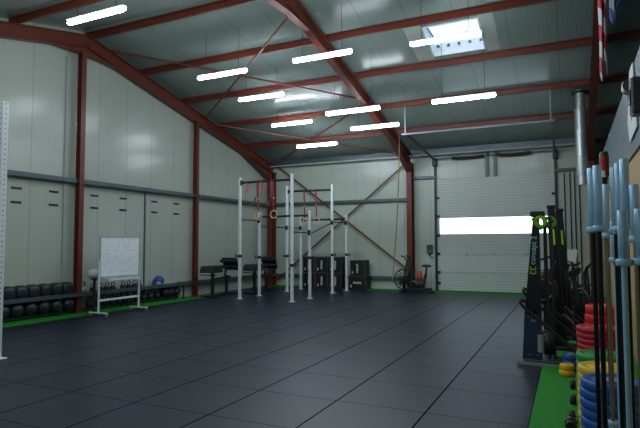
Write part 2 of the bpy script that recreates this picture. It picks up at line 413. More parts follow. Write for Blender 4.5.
# sectional door
dr = MB()
seg = [0, .55, 1.1, 1.65, 2.12]
N = 7; hts = [(.03, .69), (.69, 1.36), (1.36, 2.02), (2.02, 2.73), (2.73, 3.42), (3.42, DZ)]
for i, (a, b) in enumerate(hts):
    if i == 3:
        dr.box(((DX0+DX1)/2, YB+.0, a+.035), (DX1-DX0, .05, .07)); dr.box(((DX0+DX1)/2, YB+.0, b-.03), (DX1-DX0, .05, .06))
        for q in (0, 1): dr.box((DX0+.05 if q == 0 else DX1-.05, YB, (a+b)/2), (.1, .05, b-a))
    else: dr.box(((DX0+DX1)/2, YB+.0, (a+b)/2), (DX1-DX0, .05, b-a-.008))
dr.box(((DX0+DX1)/2, YB+.02, 1.05), (DX1-DX0, .012, 2.0)); dr.box(((DX0+DX1)/2, YB+.02, 3.42), (DX1-DX0, .012, 1.4))
door = struct('door_1', dr, 'door')
MB().box(((DX0+DX1)/2, YB+.005, 2.38), (DX1-DX0-.2, .02, .57)).build('pane', 'daylight', door)
MB().box(((DX0+DX1)/2, YB-.005, .02), (DX1-DX0, .05, .04)).build('bottom_seal', 'black', door)
for z in (.69, 1.36, 2.03, 2.74, 3.42):
    for t in (.26, .5, .76): MB().box((DX0+4*t, YB-.04, z), (.09, .035, .06), bev=.008).build('hinge', 'alu', door)
for z in (.3, .69, 1.36, 2.03, 2.74, 3.42):
    for q in (DX0+.05, DX1-.05): MB().box((q, YB-.04, z), (.1, .035, .09)).build('roller_bracket', 'spring', door)
# door tracks and springs
dk = thing('door_track', 'dark steel door track with springs running from the sectional door up under the roof', 'door track', (0, 0, 0))
for q, x in ((-1, DX0-.04), (1, DX1+.04)):
    MB().box((x, YB-.06, 2.42), (.07, .1, 4.84)).build('jamb_track', 'spring', dk)
    MB().bar((x, YB-.06, 4.84), (x, 15.55, 5.1), .06, .07).build('ceiling_track', 'girt', dk)
    MB().bar((x, 15.55, 5.1), (x, 15.55, zr(15.55)), .04, .02).build('hanger', 'grey', dk)
    MB().box((x, YB-.12, 4.75), (.14, .22, .3)).build('bearing_plate', 'spring', dk)
MB().box(((DX0+DX1)/2, 15.55, 5.08), (DX1-DX0+.3, .04, .05)).build('cross_rail', 'grey', dk)
for x in (-2.64, -2.36): MB().box((x, YB-.06, 4.6), (.1, .12, .95)).build('spring_bracket', 'grey', dk)
MB().cyl((DX0-.1, YB-.18, 4.86), (DX1+.1, YB-.18, 4.86), .016).build('shaft', 'spring', dk)
for a, b in ((-3.85, -2.72), (-2.25, -1.15)):
    MB().tube([(a+(b-a)*i/12, YB-.18, 4.86-.03*math.sin(PI*i/12)) for i in range(13)], .055, 10).build('torsion_spring', 'spring', dk)
# pipes right of the door
for i, x in enumerate((-.15, .02, .16, .3)):
    o = MB().cyl((x, YB-.04, .3), (x, YB-.04, 4.1), .018, 8).build('wall_conduit', 'spring')
    tag(o, ['grey vertical conduit closest to the right jamb of the sectional door', 'grey vertical conduit, second right of the sectional door', 'grey vertical conduit, third right of the sectional door', 'grey vertical conduit, fourth right of the sectional door'][i], 'conduit', 'conduits right of the sectional door')
# office box along the right side: board wall, grey fascia above
BX = .82
struct('wall_board', MB().box((BX+.05, 9.75, 1.47), (.1, 14.0, 2.94)).box((3.8, 16.8, 1.47), (5.96, .1, 2.94)), 'tan')
struct('wall_fascia', MB().box((BX+.03, 9.75, 3.5), (.12, 14.0, 1.1)).box((3.8, 16.8, 3.5), (5.96, .1, 1.1)), 'grey')
struct('ceiling_mezzanine', MB().box((3.85, 9.75, 3.9), (5.85, 13.9, .2)), 'dark')
# ------------------------------------------------------------------ lamps
LT = [((-8.8, -7.3), 7.04, 6.08, 'nearest tube lamp, at the top left of the photo'), ((-8.6, -7.1), 10.79, 6.02, 'tube lamp of the left line, close to the gable wall under the ridge'),
      ((-5.82, -4.32), 10.8, 6.05, 'tube lamp close under the second steel rafter near the ridge'), ((-8.64, -7.14), 12.71, 5.93, 'tube lamp of the left line, second beyond the ridge'),
      ((-5.77, -4.27), 12.54, 5.17, 'low tube lamp right under the middle of the second steel rafter'), ((-8.98, -7.48), 15.18, 5.71, 'small looking tube lamp of the left line, third beyond the ridge'),
      ((-5.92, -4.42), 14.67, 5.2, 'low tube lamp near the foot of the second steel rafter'), ((-8.43, -6.93), 15.93, 5.07, 'farthest and lowest tube lamp of the left line, above the pull-up rig'),
      ((-2.99, -1.49), 12.72, 5.2, 'low tube lamp hanging in front of the sectional door'), ((-3.06, -1.56), 11.07, 6.08, 'tube lamp hanging right under the skylight')]
for (a, b), y, z, lab in LT:
    cx = (a+b)/2
    t = thing('tube_lamp', 'white '+lab, 'lamp', (cx, y, z), 0, 'hanging tube lamps')
    MB().box((0, 0, .056), (1.5, .1, .03), bev=.008).build('housing', 'white', t)
    MB().tube([(-.74, 0, 0), (-.70, 0, 0), (.70, 0, 0), (.74, 0, 0)], [.03, .045, .045, .03], 12).build('diffuser', 'lamp', t)
    for q in (-.5, .5): MB().cyl((q, 0, .06), (q, 0, zu(y)-z-.005), .005, 6).build('cable', 'spring', t)
# bare point lights without fixtures, added to fill the hall nearer the camera
for x in (-8.0, -5.0, -2.2):
    for y in (2.2, 5.2, 8.2):
        if x == -8.0 and y == 8.2: continue
        l = bpy.data.lights.new('hall_fill_light', 'POINT'); l.shadow_soft_size = .25; l.energy = 60; l.color = (.86, .95, 1)
        lo = bpy.data.objects.new('hall_fill_light', l); COL.objects.link(lo); lo.location = (x, y, 5.2 if y > 4 else 4.8)

# ------------------------------------------------------------------ pull-up rig
up_mb = MB().box((0, 0, .02), (.075, .075, 3.84), bev=.004)
def upright(parent, x, y, h, label=None):
    u = MB().box((0, 0, h/2), (.078, .078, h), bev=.005).build('upright', 'white', parent, (x, y, 0), label)
    MB().box((0, 0, .006), (.19, .15, .012), bev=.003).build('base_plate', 'white', u)
    return u
def jhook(u, z, dx=1, dy=0):
    m = MB(); m.box((0, 0, z), (.1, .1, .09), bev=.008)
    m.box((dx*.085, -.02, z-.03), (.1, .05, .025)); m.box((dx*.135, -.02, z+.01), (.02, .05, .1)); m.build('j_hook', 'black', u)
rig = thing('pull_up_rig', 'tall white pull-up rig with black crossbars standing on the black rubber floor', 'pull-up rig')
UP = dict(A=(-9.58, 14.2, 3.88), B=(-9.52, 15.28, 2.82), C=(-7.63, 14.1, 3.88), D=(-7.58, 15.2, 2.82), H=(-9.46, 17.1, 3.88), G=(-9.46, 18.2, 2.82), E=(-7.68, 17.2, 3.88), F=(-7.55, 18.2, 2.82))
U = {k_: upright(rig, *v) for k_, v in UP.items()}
for k_, z, dx in (('A', 1.36, -1), ('C', 1.1, 1), ('E', 1.35, 1), ('B', 1.3, -1), ('D', 1.3, 1), ('F', 1.34, 1), ('H', 1.3, -1)): jhook(U[k_], z, dx)
def xbar(a, b, za, zb=None, r=.024, plate=True):
    zb = zb or za; pa = Vector((UP[a][0], UP[a][1], za)); pb = Vector((UP[b][0], UP[b][1], zb)); d = (pb-pa).normalized()
    c = MB().cyl(pa+d*.04, pb-d*.04, r, 10).build('crossbar', 'black', rig)
    if plate:
        m = MB()
        for p, q in ((pa, 1), (pb, -1)): m.bar(p+d*q*.04, p+d*q*.055, .1, .16)
        m.build('mounting_plate', 'black', c)
xbar('A', 'C', 3.71, r=.04); xbar('H', 'E', 3.68, r=.04); xbar('B', 'D', 2.66, r=.035); xbar('G', 'F', 2.66, r=.035)
xbar('A', 'B', 2.53, r=.02); xbar('C', 'D', 2.1, r=.02); xbar('E', 'F', 2.52, r=.02); xbar('H', 'G', 2.35, r=.02)
xbar('B', 'H', 2.34, 2.34, .02); xbar('D', 'E', 2.06, 2.5, .02)
# gymnastic rings and straps
def on_bar(a, b, t): return UP[a][0]+(UP[b][0]-UP[a][0])*t, UP[a][1]+(UP[b][1]-UP[a][1])*t
def rings(x, y, zt, zb, lab):
    t = thing('gymnastic_ring', lab, 'gymnastic ring', (x, y, zt), 0, 'rings on the pull-up rig')
    m = MB()
    for q in (-.025, .02): m.bar((q*.8, -.05, -.02), (q*.4, 0, zb-zt+.15), .03, .008, (0, 1, 0))
    m.box((0, -.005, .045), (.04, .1, .006)); m.box((0, .048, 0), (.04, .006, .09)); m.build('strap', 'strap', t)
    MB().torus((0, 0, zb-zt), .115, .017).build('ring', 'wood', t)
    MB().box((.01, -.02, -.55), (.05, .03, .05)).build('buckle', 'alu', t)
for t_, zb, lab in ((.365, 2.62, 'wooden ring on red strap, front bar of the rig, left of its pair'), (.66, 2.66, 'wooden ring on red strap, front bar of the rig, right of its pair')):
    rings(*on_bar('A', 'C', t_), 3.71, zb, lab)
for t_, zb, lab in ((.4, 2.52, 'wooden ring on red strap, rear bar of the rig, left of its pair'), (.66, 2.56, 'wooden ring on red strap, rear bar of the rig, right of its pair')):
    rings(*on_bar('H', 'E', t_), 3.68, zb, lab)
for t_, L, lab in ((.14, .34, 'short red band looped over the front bar of the rig, nearest its left upright'), (.43, .42, 'short red band looped over the front bar between the two rings')):
    x_, y_ = on_bar('A', 'C', t_)
    m = MB().box((0, -.045, -L/2), (.04, .008, L)).box((0, .045, -L/2+.03), (.04, .008, L*.8)).box((0, 0, .045), (.04, .095, .008))
    m.bar((0, -.045, -L), (-.1, -.045, -L-.3), .012, .012)
    tag(m.build('resistance_band', 'pinkstrap', loc=(x_, y_, 3.71)), lab, 'band', 'bands on the pull-up rig')
for t_, lab in ((.3, 'thin strap with black buckle on the front bar, left of the left ring'), (.58, 'thin strap with black buckle on the front bar, left of the right ring')):
    x_, y_ = on_bar('A', 'C', t_)
    m = MB().box((.08, -.046, -.25), (.02, .006, .5)); m.bar((.08, -.046, -.5), (-.1, -.046, -.85), .012, .012)
    o = m.build('strap_end', 'pinkstrap', loc=(x_, y_, 3.71)); tag(o, lab, 'strap', 'strap ends on the rig')
    MB().bar((.06, -.05, -.5), (0, -.05, -.62), .04, .03).build('buckle', 'black', o)
# the post at the left edge of the photo
po = thing('rig_post', 'white perforated steel post cut by the left edge of the photo', 'rig post', (-8.0, 5.28, 0))
u = MB().box((0, 0, 1.99), (.1, .1, 3.98), bev=.006).build('upright', 'upright', po)
MB().box((0, 0, .006), (.24, .2, .012), bev=.004).build('base_plate', 'white', po)
m = MB().box((-.06, 0, 1.36), (.03, .12, .26), bev=.006); m.box((0, -.06, 1.36), (.13, .02, .2)); m.box((-.0, -.12, 1.24), (.14, .12, .03)); m.build('j_hook', 'inkblue', po)
# ------------------------------------------------------------------ climbing rope
pts = [(-5.24, 17.42, zr(17.42)+.02)]+[(-5.24-.36*(i/14)**1.5, 17.42+.2*i/14, zr(17.42)-.1-(zr(17.42)-.5)*i/14) for i in range(15)]
tag(MB().tube(pts, .02, 8).build('climbing_rope', 'rope'), 'thin tan rope hanging from the roof beside the second steel column', 'rope')

# ------------------------------------------------------------------ storage shelf on the left wall
sh = thing('storage_shelf', 'long low two-tier steel shelf holding black balls and kettlebells along the left wall', 'shelf', (-11.42, 10.2, 0))
Y0, Y1 = -3.6, 3.35
for z, x, w_ in ((.1, -.05, .18), (.47, 0, .32)): MB().box((x, (Y0+Y1)/2, z-.012), (w_, Y1-Y0, .024)).build('shelf_board', 'girt' if z > .3 else 'black', sh)
MB().box((.17, (Y0+Y1)/2, .485), (.02, Y1-Y0, .1)).build('front_rail', 'girt', sh)
for y in (Y0, -1.2, 1.0, Y1):
    for x in (-.145, .13): MB().box((x, y, .25), (.03, .05, .5)).build('post', 'black', sh)
ordn = ['cut by the white post at the left edge', 'second', 'third', 'fourth', 'fifth', 'sixth']
def ordl(i, what, where): return f'{what}, ' + (f'leftmost {where}' if i == 0 else f'{["", "second", "third", "fourth", "fifth", "sixth", "seventh", "eighth", "ninth", "tenth", "eleventh"][i]} from the left {where}')
for i in range(6):
    y = 7.72+.305*i
    b = MB().sphere((0, 0, 0), (.165, .158, .175), 22, 14, 3.0).build('medicine_ball', 'vinyl', loc=(-11.415, y, .47+.175))
    tag(b, ordl(i, 'black medicine ball on the upper shelf', 'of its row'), 'medicine ball', 'medicine balls on the upper shelf')
    mm = MB()
    for q in (-.07, .07): mm.torus((q*0, q, 0), .152, .008, 24, 6, 'y')
    mm.build('stitching', 'seam', b)
for i in range(6):
    y = 7.62+.335*i
    b = MB().sphere((0, 0, 0), (.165, .17, .165), 22, 14).build('medicine_ball', 'vinyl', loc=(-11.415, y, .1+.165))
    tag(b, ordl(i, 'black medicine ball on the lower shelf', 'of its row'), 'medicine ball', 'medicine balls on the lower shelf')
    MB().torus((0, 0, 0), .162, .006, 24, 6, 'y').build('stitching', 'seam', b)
def kettlebell(loc, lab, group, s=1.0, m='black'):
    o = MB().lathe([(0, 0), (.065, 0), (.085, .03), (.098, .085), (.09, .13), (.06, .165), (.02, .178), (0, .18)], n=20).build('kettlebell', m, loc=loc)
    pts = [(0, .052, .15), (0, .068, .19), (0, .066, .235), (0, .045, .262), (0, 0, .27), (0, -.045, .262), (0, -.066, .235), (0, -.068, .19), (0, -.052, .15)]
    MB().tube(pts, .015, 8).build('handle', m, o); o.scale = (s,)*3
    return tag(o, lab, 'kettlebell', group)
for i, y in enumerate((10.08, 10.34, 10.55, 10.76, 11.12, 11.34, 11.56, 11.74)):
    kettlebell((-11.42, y, .47), ordl(i, 'black kettlebell on the upper shelf', 'behind the whiteboard'), 'kettlebells on the upper shelf', .86)
for i, y in enumerate((10.0, 10.25, 10.48, 10.72, 10.97, 11.2, 11.43, 11.67, 11.93, 12.2, 12.48)):
    kettlebell((-11.42, y, .1), ordl(i, 'black kettlebell on the lower shelf', 'past the near gable column'), 'kettlebells on the lower shelf', 1.05)
o = kettlebell((-11.42, 9.75, .47), 'grey kettlebell with a tall black handle on the shelf next to the red gable column', 'kettlebells on the upper shelf', 1.15, 'galv'); o.children[0].data = o.children[0].data.copy(); o.children[0].data.materials[0] = M['black']
for i, (y, r) in enumerate(((12.82, .15), (13.08, .145), (13.34, .14))):
    b = MB().sphere((0, 0, 0), r, 22, 14).build('slam_ball', 'rubber', loc=(-11.42, y, .1+r)); tag(b, ['large black slam ball right of the lower kettlebells', 'middle black slam ball at the right end of the lower shelf', 'last black slam ball at the far end of the lower shelf'][i], 'slam ball', 'slam balls on the lower shelf')
    MB().torus((0, 0, 0), r-.003, .006, 24, 6, 'z').build('groove', 'seam', b)
for i, y in enumerate((12.3, 12.62)):
    pass
b = MB().sphere((0, 0, 0), .16, 22, 14).build('exercise_ball', 'ballblue', loc=(-11.42, 12.55, .47+.16)); tag(b, 'blue ball with a white patch on the upper shelf right of the whiteboard', 'ball')
MB().lathe([(.163*math.sin(a), .163*math.cos(a)) for a in (0, .2, .4, .55)], n=20, axis='x').build('white_patch', 'ballwhite', b); b.children[0].rotation_euler = (0, .6, -.9)
# ball stand
st = thing('ball_stand', 'black post stand holding a white ball beside the whiteboard', 'stand', (-10.98, 9.74, 0))
MB().lathe([(0, 0), (.2, 0), (.2, .02), (.03, .04), (0, .04)]).build('base', 'black', st); MB().cyl((0, 0, .02), (0, 0, .87), .035, 12).build('pole', 'black', st)
MB().lathe([(.03, .85), (.11, .865), (.11, .88), (0, .88)]).build('cup', 'black', st)
b = MB().sphere((0, 0, 0), (.17, .185, .12), 24, 14, 2.3).build('white_ball', 'ballwhite', loc=(-10.98, 9.74, 1.0)); tag(b, 'white flattened ball resting on a black post stand', 'ball')
MB().torus((0, 0, 0), .172, .006, 30, 6, 'z').build('stitching', 'galv', b)
# ------------------------------------------------------------------ whiteboard
wb = thing('whiteboard', 'white mobile whiteboard on a castor frame in front of the left wall', 'whiteboard', (-10.4, 10.02, 0))
bd = MB().box((.0, 0, 1.44), (.025, 1.26, 1.0), bev=.004).build('board', 'board', wb)
m = MB()
for z in (.945, 1.935): m.box((.004, 0, z), (.04, 1.3, .03), bev=.006)
for y in (-.645, .645): m.box((.004, y, 1.44), (.04, .03, 1.02), bev=.006)
m.build('board_frame', 'alu', bd)
MB().box((.05, 0, .91), (.1, 1.2, .02), bev=.006).build('pen_tray', 'alu', wb)
for y in (-.66, .66):
    MB().box((0, y, .72), (.04, .035, 1.3), bev=.005).build('post', 'white', wb)
    f_ = MB().box((0, y, .085), (.62, .05, .035), bev=.008).build('foot', 'white', wb)
    for x in (-.27, .27): MB().cyl((x, y-.015, .033), (x, y+.015, .033), .033, 12).box((x, y, .06), (.02, .04, .03)).build('castor', 'galv', f_)
MB().box((0, 0, .38), (.03, 1.3, .05), bev=.005).build('crossbar', 'white', wb)
m = MB(); n_ = 16
V = []
for i in range(n_+1):
    y = -.45+1.0*i/n_; d_ = .06+.02*math.sin(i*1.7)
    V += [(.06, y, .923), (.095, y, .90-d_*.2), (.103, y, .9-d_)]
m.add(V, [(i*3+j, i*3+3+j, i*3+4+j, i*3+1+j) for i in range(n_) for j in (0, 1)], True)
o = m.build('paper_sheet', 'paper'); o.location = (-10.4, 10.02, 0); tag(o, 'crumpled white cloth lying over the tray of the whiteboard', 'cloth')
sol = o.modifiers.new('s', 'SOLIDIFY'); sol.thickness = .004

# ------------------------------------------------------------------ back-extension benches
def bench(loc, rz, lab):
    t = thing('back_extension_bench', lab, 'bench', loc, rz, 'black back-extension benches')
    MB().box((0, 0, .03), (.09, 1.5, .06)).build('base_rail', 'black', t)
    for y in (-.62, .7): MB().box((0, y, .025), (.62, .08, .05), bev=.008).build('foot_bar', 'black', t)
    MB().box((0, -.45, .42), (.08, .09, .76)).build('front_post', 'black', t)
    MB().box((0, .5, .36), (.08, .08, .64)).build('rear_post', 'black', t)
    MB().bar((0, -.45, .58), (0, .75, .62), .06, .06).build('slide_rail', 'black', t)
    MB().bar((0, .35, .6), (0, .5, 1.0), .05, .06).build('upright_arm', 'black', t)
    for y in (-.7, -.35):
        a = [(.0+.165*math.cos(q), .24*math.sin(q)) for q in [PI*i/10 for i in range(11)]]
        m = MB(); m.prism([(p[0]*1.0, p[1]*.95) for p in a], -.24, .24, 'x')
        m.build('hip_pad', 'vinyl', t, (0, y, .81))
    p_ = MB().box((0, 0, 0), (.58, .06, .48), Euler((.45, 0, 0)), bev=.02).build('foot_plate', 'black', t, (0, .78, 1.05))
    for z in (-.1, .1): MB().cyl((-.32, -.12, z), (.32, -.12, z), .06, 14).build('ankle_roller', 'vinyl', p_)
    MB().cyl((-.3, -.75, .74), (.3, -.75, .74), .018, 8).build('grip_bar', 'black', t)
bench((-10.75, 14.72, 0), .12, 'black back-extension bench by the left wall, left of the pull-up rig')
bench((-10.15, 16.35, 0), .1, 'black back-extension bench half hidden behind the left uprights of the rig')

# ------------------------------------------------------------------ plyo boxes
def plyo(x, z, wx, dz_, lab, dy=.5, vertical=True):
    t = thing('plyo_box', lab, 'plyo box', (x, 19.05, z), 0, 'black plyo boxes at the back wall')
    MB().box((0, 0, dz_/2), (wx, dy, dz_), bev=.006).build('body', 'inkblack', t)
    m = MB()
    for q in (-1, 1): m.box((q*(wx/2-.012), -dy/2-.001, dz_/2), (.012, .004, dz_-.03))
    m.box((0, -dy/2-.001, dz_-.012), (wx-.03, .004, .016)); m.build('plywood_edge', 'plyedge', t)
    m = MB(); random.seed(int(x*100))
    for i in range(7):
        v = -.16+.05*i
        if vertical: m.box((random.uniform(-.01, .01), -dy/2-.002, dz_/2+v), (.075, .004, .036))
        else: m.box((v, -dy/2-.002, dz_/2), (.036, .004, .075))
    m.build('lettering', 'whiteprint', t)
    MB().box((-wx/2+.1, -dy/2-.002, .13), (.05, .004, .1)).build('size_mark', 'whiteprint', t)
    MB().box((0, -dy/2-.001, dz_*.78), (.13, .004, .035), bev=.001).build('hand_hole', 'rubber', t)
M['plyedge'] = mat('dark_plywood_edge', (120, 108, 88), .6)
M['inkblack'] = mat('black_painted_plywood', (22, 26, 30), .55, 0, .2)
cols = [(-9.42, 'left stack of three'), (-8.86, 'middle stack of three'), (-8.28, 'right stack of three')]
for x, nm in cols:
    for z, lv in ((0, 'lower'), (.62, 'upper')): plyo(x, z, .53, .615, f'{lv} black plyo box in the {nm} under the bracing, behind the rig')
plyo(-7.36, 0, .72, .52, 'lower black plyo box lying flat in the separate stack right of the rig', vertical=False)
plyo(-7.36, .52, .6, .6, 'upper black plyo box of the separate stack right of the rig')

# ------------------------------------------------------------------ air bike
def airbike(loc, rz, lab, name='air_bike', s=1):
    t = thing(name, lab, 'exercise bike', loc, rz)
    fn = MB().torus((-.42, 0, .44), .37, .024, 36, 8).build('fan_cage', 'black', t)
    m = MB()
    for k_ in range(12):
        a = 2*PI*k_/12
        for y in (-.05, .05): m.bar((-.42, y, .44), (-.42+.35*math.cos(a), y*.5, .44+.35*math.sin(a)), .012, .01, (0, 1, 0))
    for r_ in (.12, .24): m.torus((-.42, -.05, .44), r_, .004, 28, 6); m.torus((-.42, .05, .44), r_, .004, 28, 6)
    m.build('cage_wires', 'black', fn)
    m = MB()
    for k_ in range(8):
        a = 2*PI*k_/8; m.box((-.42+.17*math.cos(a), 0, .44+.17*math.sin(a)), (.24, .07, .01), Euler((.5, -a, 0)))
    m.cyl((-.42, -.07, .44), (-.42, .07, .44), .05, 14); m.build('fan', 'rubber', fn)
    for y in (-1, 1): MB().tube([(-.3, y*.16, .3), (-.27, y*.19, .8), (-.2, y*.22, 1.12), (-.28, y*.23, 1.25), (-.42, y*.22, 1.3)], .03, 10).build('handle_arm', 'black', t)
    m = MB().bar((-.42, .0, .10), (.62, 0, .12), .12, .1); m.bar((-.15, 0, .12), (-.1, 0, .8), .09, .1); m.bar((.3, 0, .12), (.42, 0, .66), .07, .08)
    m.bar((-.42, -.1, .06), (-.42, -.1, .44), .03, .03); m.bar((-.42, .1, .06), (-.42, .1, .44), .03, .03); m.build('frame', 'black', t)
    MB().sphere((.14, 0, .3), (.24, .07, .14), 18, 10, 2.6).build('chain_guard', 'black', t)
    sp = MB().cyl((.42, 0, .64), (.45, 0, .92), .035, 10).build('seat_post', 'black', t)
    MB().sphere((.45, 0, .95), (.17, .12, .055), 16, 8, 2.6).build('seat', 'vinyl', t)
    for x in (-.42, .62): MB().box((x, 0, .035), (.08, .56, .05), bev=.01).build('foot_bar', 'black', t)
    for q in (-1, 1): MB().bar((.14, q*.1, .3), (.14+q*.12, q*.1, .3-q*.1), .03, .02).box((.14+q*.12, q*.16, .3-q*.1), (.09, .1, .025)).build('pedal', 'alu', t)
    MB().box((-.14, 0, 1.1), (.03, .18, .14), Euler((0, -.3, 0)), bev=.01).build('monitor', 'black', t)
    return t
ab = airbike((-5.12, 18.75, 0), -.12, 'black air bike with a wire fan cage in front of the second steel column')
o = MB().lathe([(0, 0), (.1, 0), (.115, .02), (.115, .2), (.085, .27), (.04, .29), (0, .29)], n=18).build('orange_canister', 'orange', loc=(-5.02, 19.02, .45)); o.scale = (.85, .85, .95); tag(o, 'orange-red canister on a black stool behind the air bike seat', 'canister')
MB().cyl((0, 0, .28), (0, 0, .32), .03, 10).build('cap', 'orange', o)
t = thing('step_stool', 'small black stool under the orange-red canister, behind the air bike', 'stool', (-5.02, 19.02, 0))
MB().box((0, 0, .435), (.26, .26, .03), bev=.006).build('seat', 'black', t)
for a in (-1, 1):
    for b_ in (-1, 1): MB().bar((a*.11, b_*.11, 0), (a*.09, b_*.09, .425), .025, .025).build('leg', 'black', t)
cbx = thing('door_control_box', 'grey door control box on the back wall left of the sectional door', 'control box', (-4.74, YB-.062, 1.54))
MB().box((0, 0, 0), (.2, .12, .32), bev=.01).build('housing', 'girt', cbx); MB().box((-.04, -.063, .06), (.06, .012, .14), bev=.003).build('button_panel', 'black', cbx); MB().box((.04, -.063, .06), (.05, .012, .14), bev=.003).build('button_panel', 'black', cbx)
MB().tube([(0, 0, -.16), (0, 0, -.26), (.06, 0, -.34), (.16, .02, -.3)], .012, 8).build('cable', 'black', cbx)

# ------------------------------------------------------------------ ski machines and bikes on the right
def ski(loc, rz, lab, s=1.0, logo=True):
    t = thing('ski_machine', lab, 'ski machine', loc, rz, 'black ski machines')
    t.scale = (s,)*3
    MB().prism([(-.15, .7), (.08, .7), (.08, 2.16), (-.0, 2.16)], -.07, .07).build('column', 'inkblue', t)
    MB().prism([(-.19, .05), (.08, .05), (.08, .7), (-.15, .7)], -.085, .085).build('base_cover', 'navy', t)
    m = MB()
    for x in (-.10, -.05, 0, .04):
        for z in (.12, .66): m.box((x, -.087, z), (.012, .004, .012))
    m.build('rivet', 'alu', t)
    MB().box((.06, 0, 2.18), (.2, .18, .08), bev=.01).build('pulley_head', 'black', t)
    for y in (-.11, .11):
        MB().cyl((.14, y, 2.14), (.14, y, .9), .006, 6).build('cord', 'black', t)
        h_ = MB().tube([(.0 if y < 0 else .14, y-.02, 2.12), (.06 if y < 0 else .18, y, 2.02), (.12 if y < 0 else .24, y+.03, 1.96)], .032, 8).build('handle', 'lime', t)
        MB().torus((.1 if y < 0 else .22, y, 2.06), .07, .024, 18, 6).build('hand_strap', 'lime', h_)
    for x in (.18, .25): MB().bar((x, 0, .06), (x-.02, 0, 2.14), .035, .05).build('guide_rail', 'black', t)
    MB().box((.21, .0, .035), (.92, .62, .05), bev=.01).build('platform', 'black', t)
    MB().box((.21, -.315, .03), (.92, .012, .05)).build('platform_edge', 'galv', t)
    m = MB()
    for y in (-.2, -.05, .1, .25): m.box((.2, y, .062), (.7, .012, .006))
    m.build('tread_strip', 'galv', t)
    fl = MB().lathe([(0, -.08), (.16, -.08), (.18, -.05), (.18, .05), (.16, .08), (0, .08)], (.17, 0, .3), 28, 'x').build('flywheel_housing', 'black', t)
    MB().cyl((.07, -.16, .18), (.07, -.16, .42), .045, 16).build('drum', 'alu', t)
    for y, dz in ((-.27, 0), (.29, .12)):
        MB().tube([(-.13, y+.06, .90+dz), (-.18, y, .93+dz), (-.19, y, .89+dz), (-.15, y, .83+dz), (.52, y, .24+dz), (.66, y, .09)], .024, 8).build('brace_tube', 'black', t)
    mo = MB().bar((.08, 0, 1.5), (.22, 0, 1.55), .03, .03).build('monitor_arm', 'black', t)
    MB().box((.24, 0, 1.58), (.03, .16, .2), bev=.01).build('monitor', 'black', mo)
    if logo:
        text('brand_lettering', 'concept 2', .105, 'paleblue', t, (.012, -.0725, 1.43), (PI/2, -PI/2+.07, 0))
        m = MB()
        for z in (1.30, 1.36):
            m.box((-.016, -.072, z), (.075, .006, .012)); m.box((-.05, -.072, z+.018), (.012, .006, .04)); m.box((.018, -.072, z+.018), (.012, .006, .04))
        m.build('brand_mark', 'limelogo', t)
        text('model_lettering', 'SKI', .045, 'paleblue', t, (-.06, -.087, .6), (PI/2, 0, 0))
    else: MB().box((.02, .073, 1.75), (.03, .006, .2)).build('brand_mark', 'limelogo', t)
    return t
ski((-.5, 8.5, 0), 0, 'nearest ski machine, dark blue side with vertical white-blue lettering and lime handles')
def tower(loc, lab, s=1.0):
    t = thing('cable_tower', lab, 'cable tower', loc, 0, 'leaning black towers')
    MB().prism([(-.06, 2.34), (.05, 2.34), (.19, .06), (-.02, .06)], -.06, .06).build('column', 'inkblue', t)
    MB().box((0, 0, 2.36), (.14, .16, .05), bev=.01).build('top_cap', 'black', t)
    MB().box((.03, -.062, 1.85), (.03, .006, .26), Euler((0, -.04, 0))).build('print_mark', 'limelogo', t)
    MB().box((.1, 0, .03), (.7, .5, .06), bev=.01).build('base', 'black', t)
    MB().cyl((.2, -.1, 1.3), (.2, -.1, .1), .008, 6).build('cord', 'black', t)
    MB().box((.2, -.1, 1.2), (.06, .1, .24), bev=.01).build('weight_pin_block', 'black', t)
tower((-.285, 9.72, 0), 'tall black tower leaning right, directly right of the nearest ski machine')
tower((-.175, 10.78, 0), 'black tower with a yellow mark, farther back and right of the other leaning tower')
airbike((-.05, 12.4, 0), PI/2+.5, 'dark exercise bike between the nearest ski machine and the plates, front one')
airbike((.02, 13.9, 0), PI/2+.8, 'dark exercise bike behind the front bike on the right, in line with it')
airbike((-.1, 15.6, 0), PI/2-.4, 'dark exercise bike farthest back by the sectional door')
# rowing rails leaning in a row
for i, y in enumerate((9.12, 10.25, 11.28)):
    t = thing('rowing_machine', ['rowing machine with sloping black rail, nearest the ski machine lettering', 'rowing machine with sloping black rail, middle one', 'rowing machine with sloping black rail, farthest one'][i], 'rowing machine', (-.05, y, 0), 0, 'sloping rowing machines')
    MB().bar((-.42, 0, .88), (.30, 0, .16), .09, .05).build('monorail', 'black', t)
    MB().bar((.28, 0, .2), (.28, 0, 0), .3, .05, (1, 0, 0)).build('rear_foot', 'black', t)
    MB().bar((-.34, 0, .8), (-.34, 0, .0), .06, .06, (1, 0, 0)).build('front_leg', 'black', t); MB().box((-.34, 0, .02), (.08, .44, .04), bev=.01).build('front_foot', 'black', t)
    MB().lathe([(0, -.07), (.2, -.07), (.23, -.04), (.23, .04), (.2, .07), (0, .07)], (-.38, 0, 1.02), 28, 'y').build('flywheel_cage', 'black', t)
    MB().torus((-.38, -.075, 1.02), .16, .008, 28, 6).build('cage_ring', 'alu', t)
    MB().box((-.02, 0, .56), (.22, .26, .05), Euler((0, .785, 0)), bev=.02).build('seat', 'vinyl', t)
    MB().cyl((-.22, -.2, .76), (-.22, .2, .76), .016, 10).build('handle', 'black', t)
    MB().box((-.2, -.05, 1.38), (.03, .17, .2), Euler((0, .3, 0)), bev=.01).build('monitor', 'black', t); MB().bar((-.34, 0, 1.1), (-.2, 0, 1.32), .03, .03).build('monitor_arm', 'black', t)
ps = thing('sign_stand', 'white sheet on a thin black stand near the right end of the sectional door', 'stand', (.02, 11.7, 0))
MB().prism([(-.09, 1.4), (.06, 1.36), (.09, 1.62), (-.09, 1.62)], -.006, .006).build('sheet', 'paper', ps)
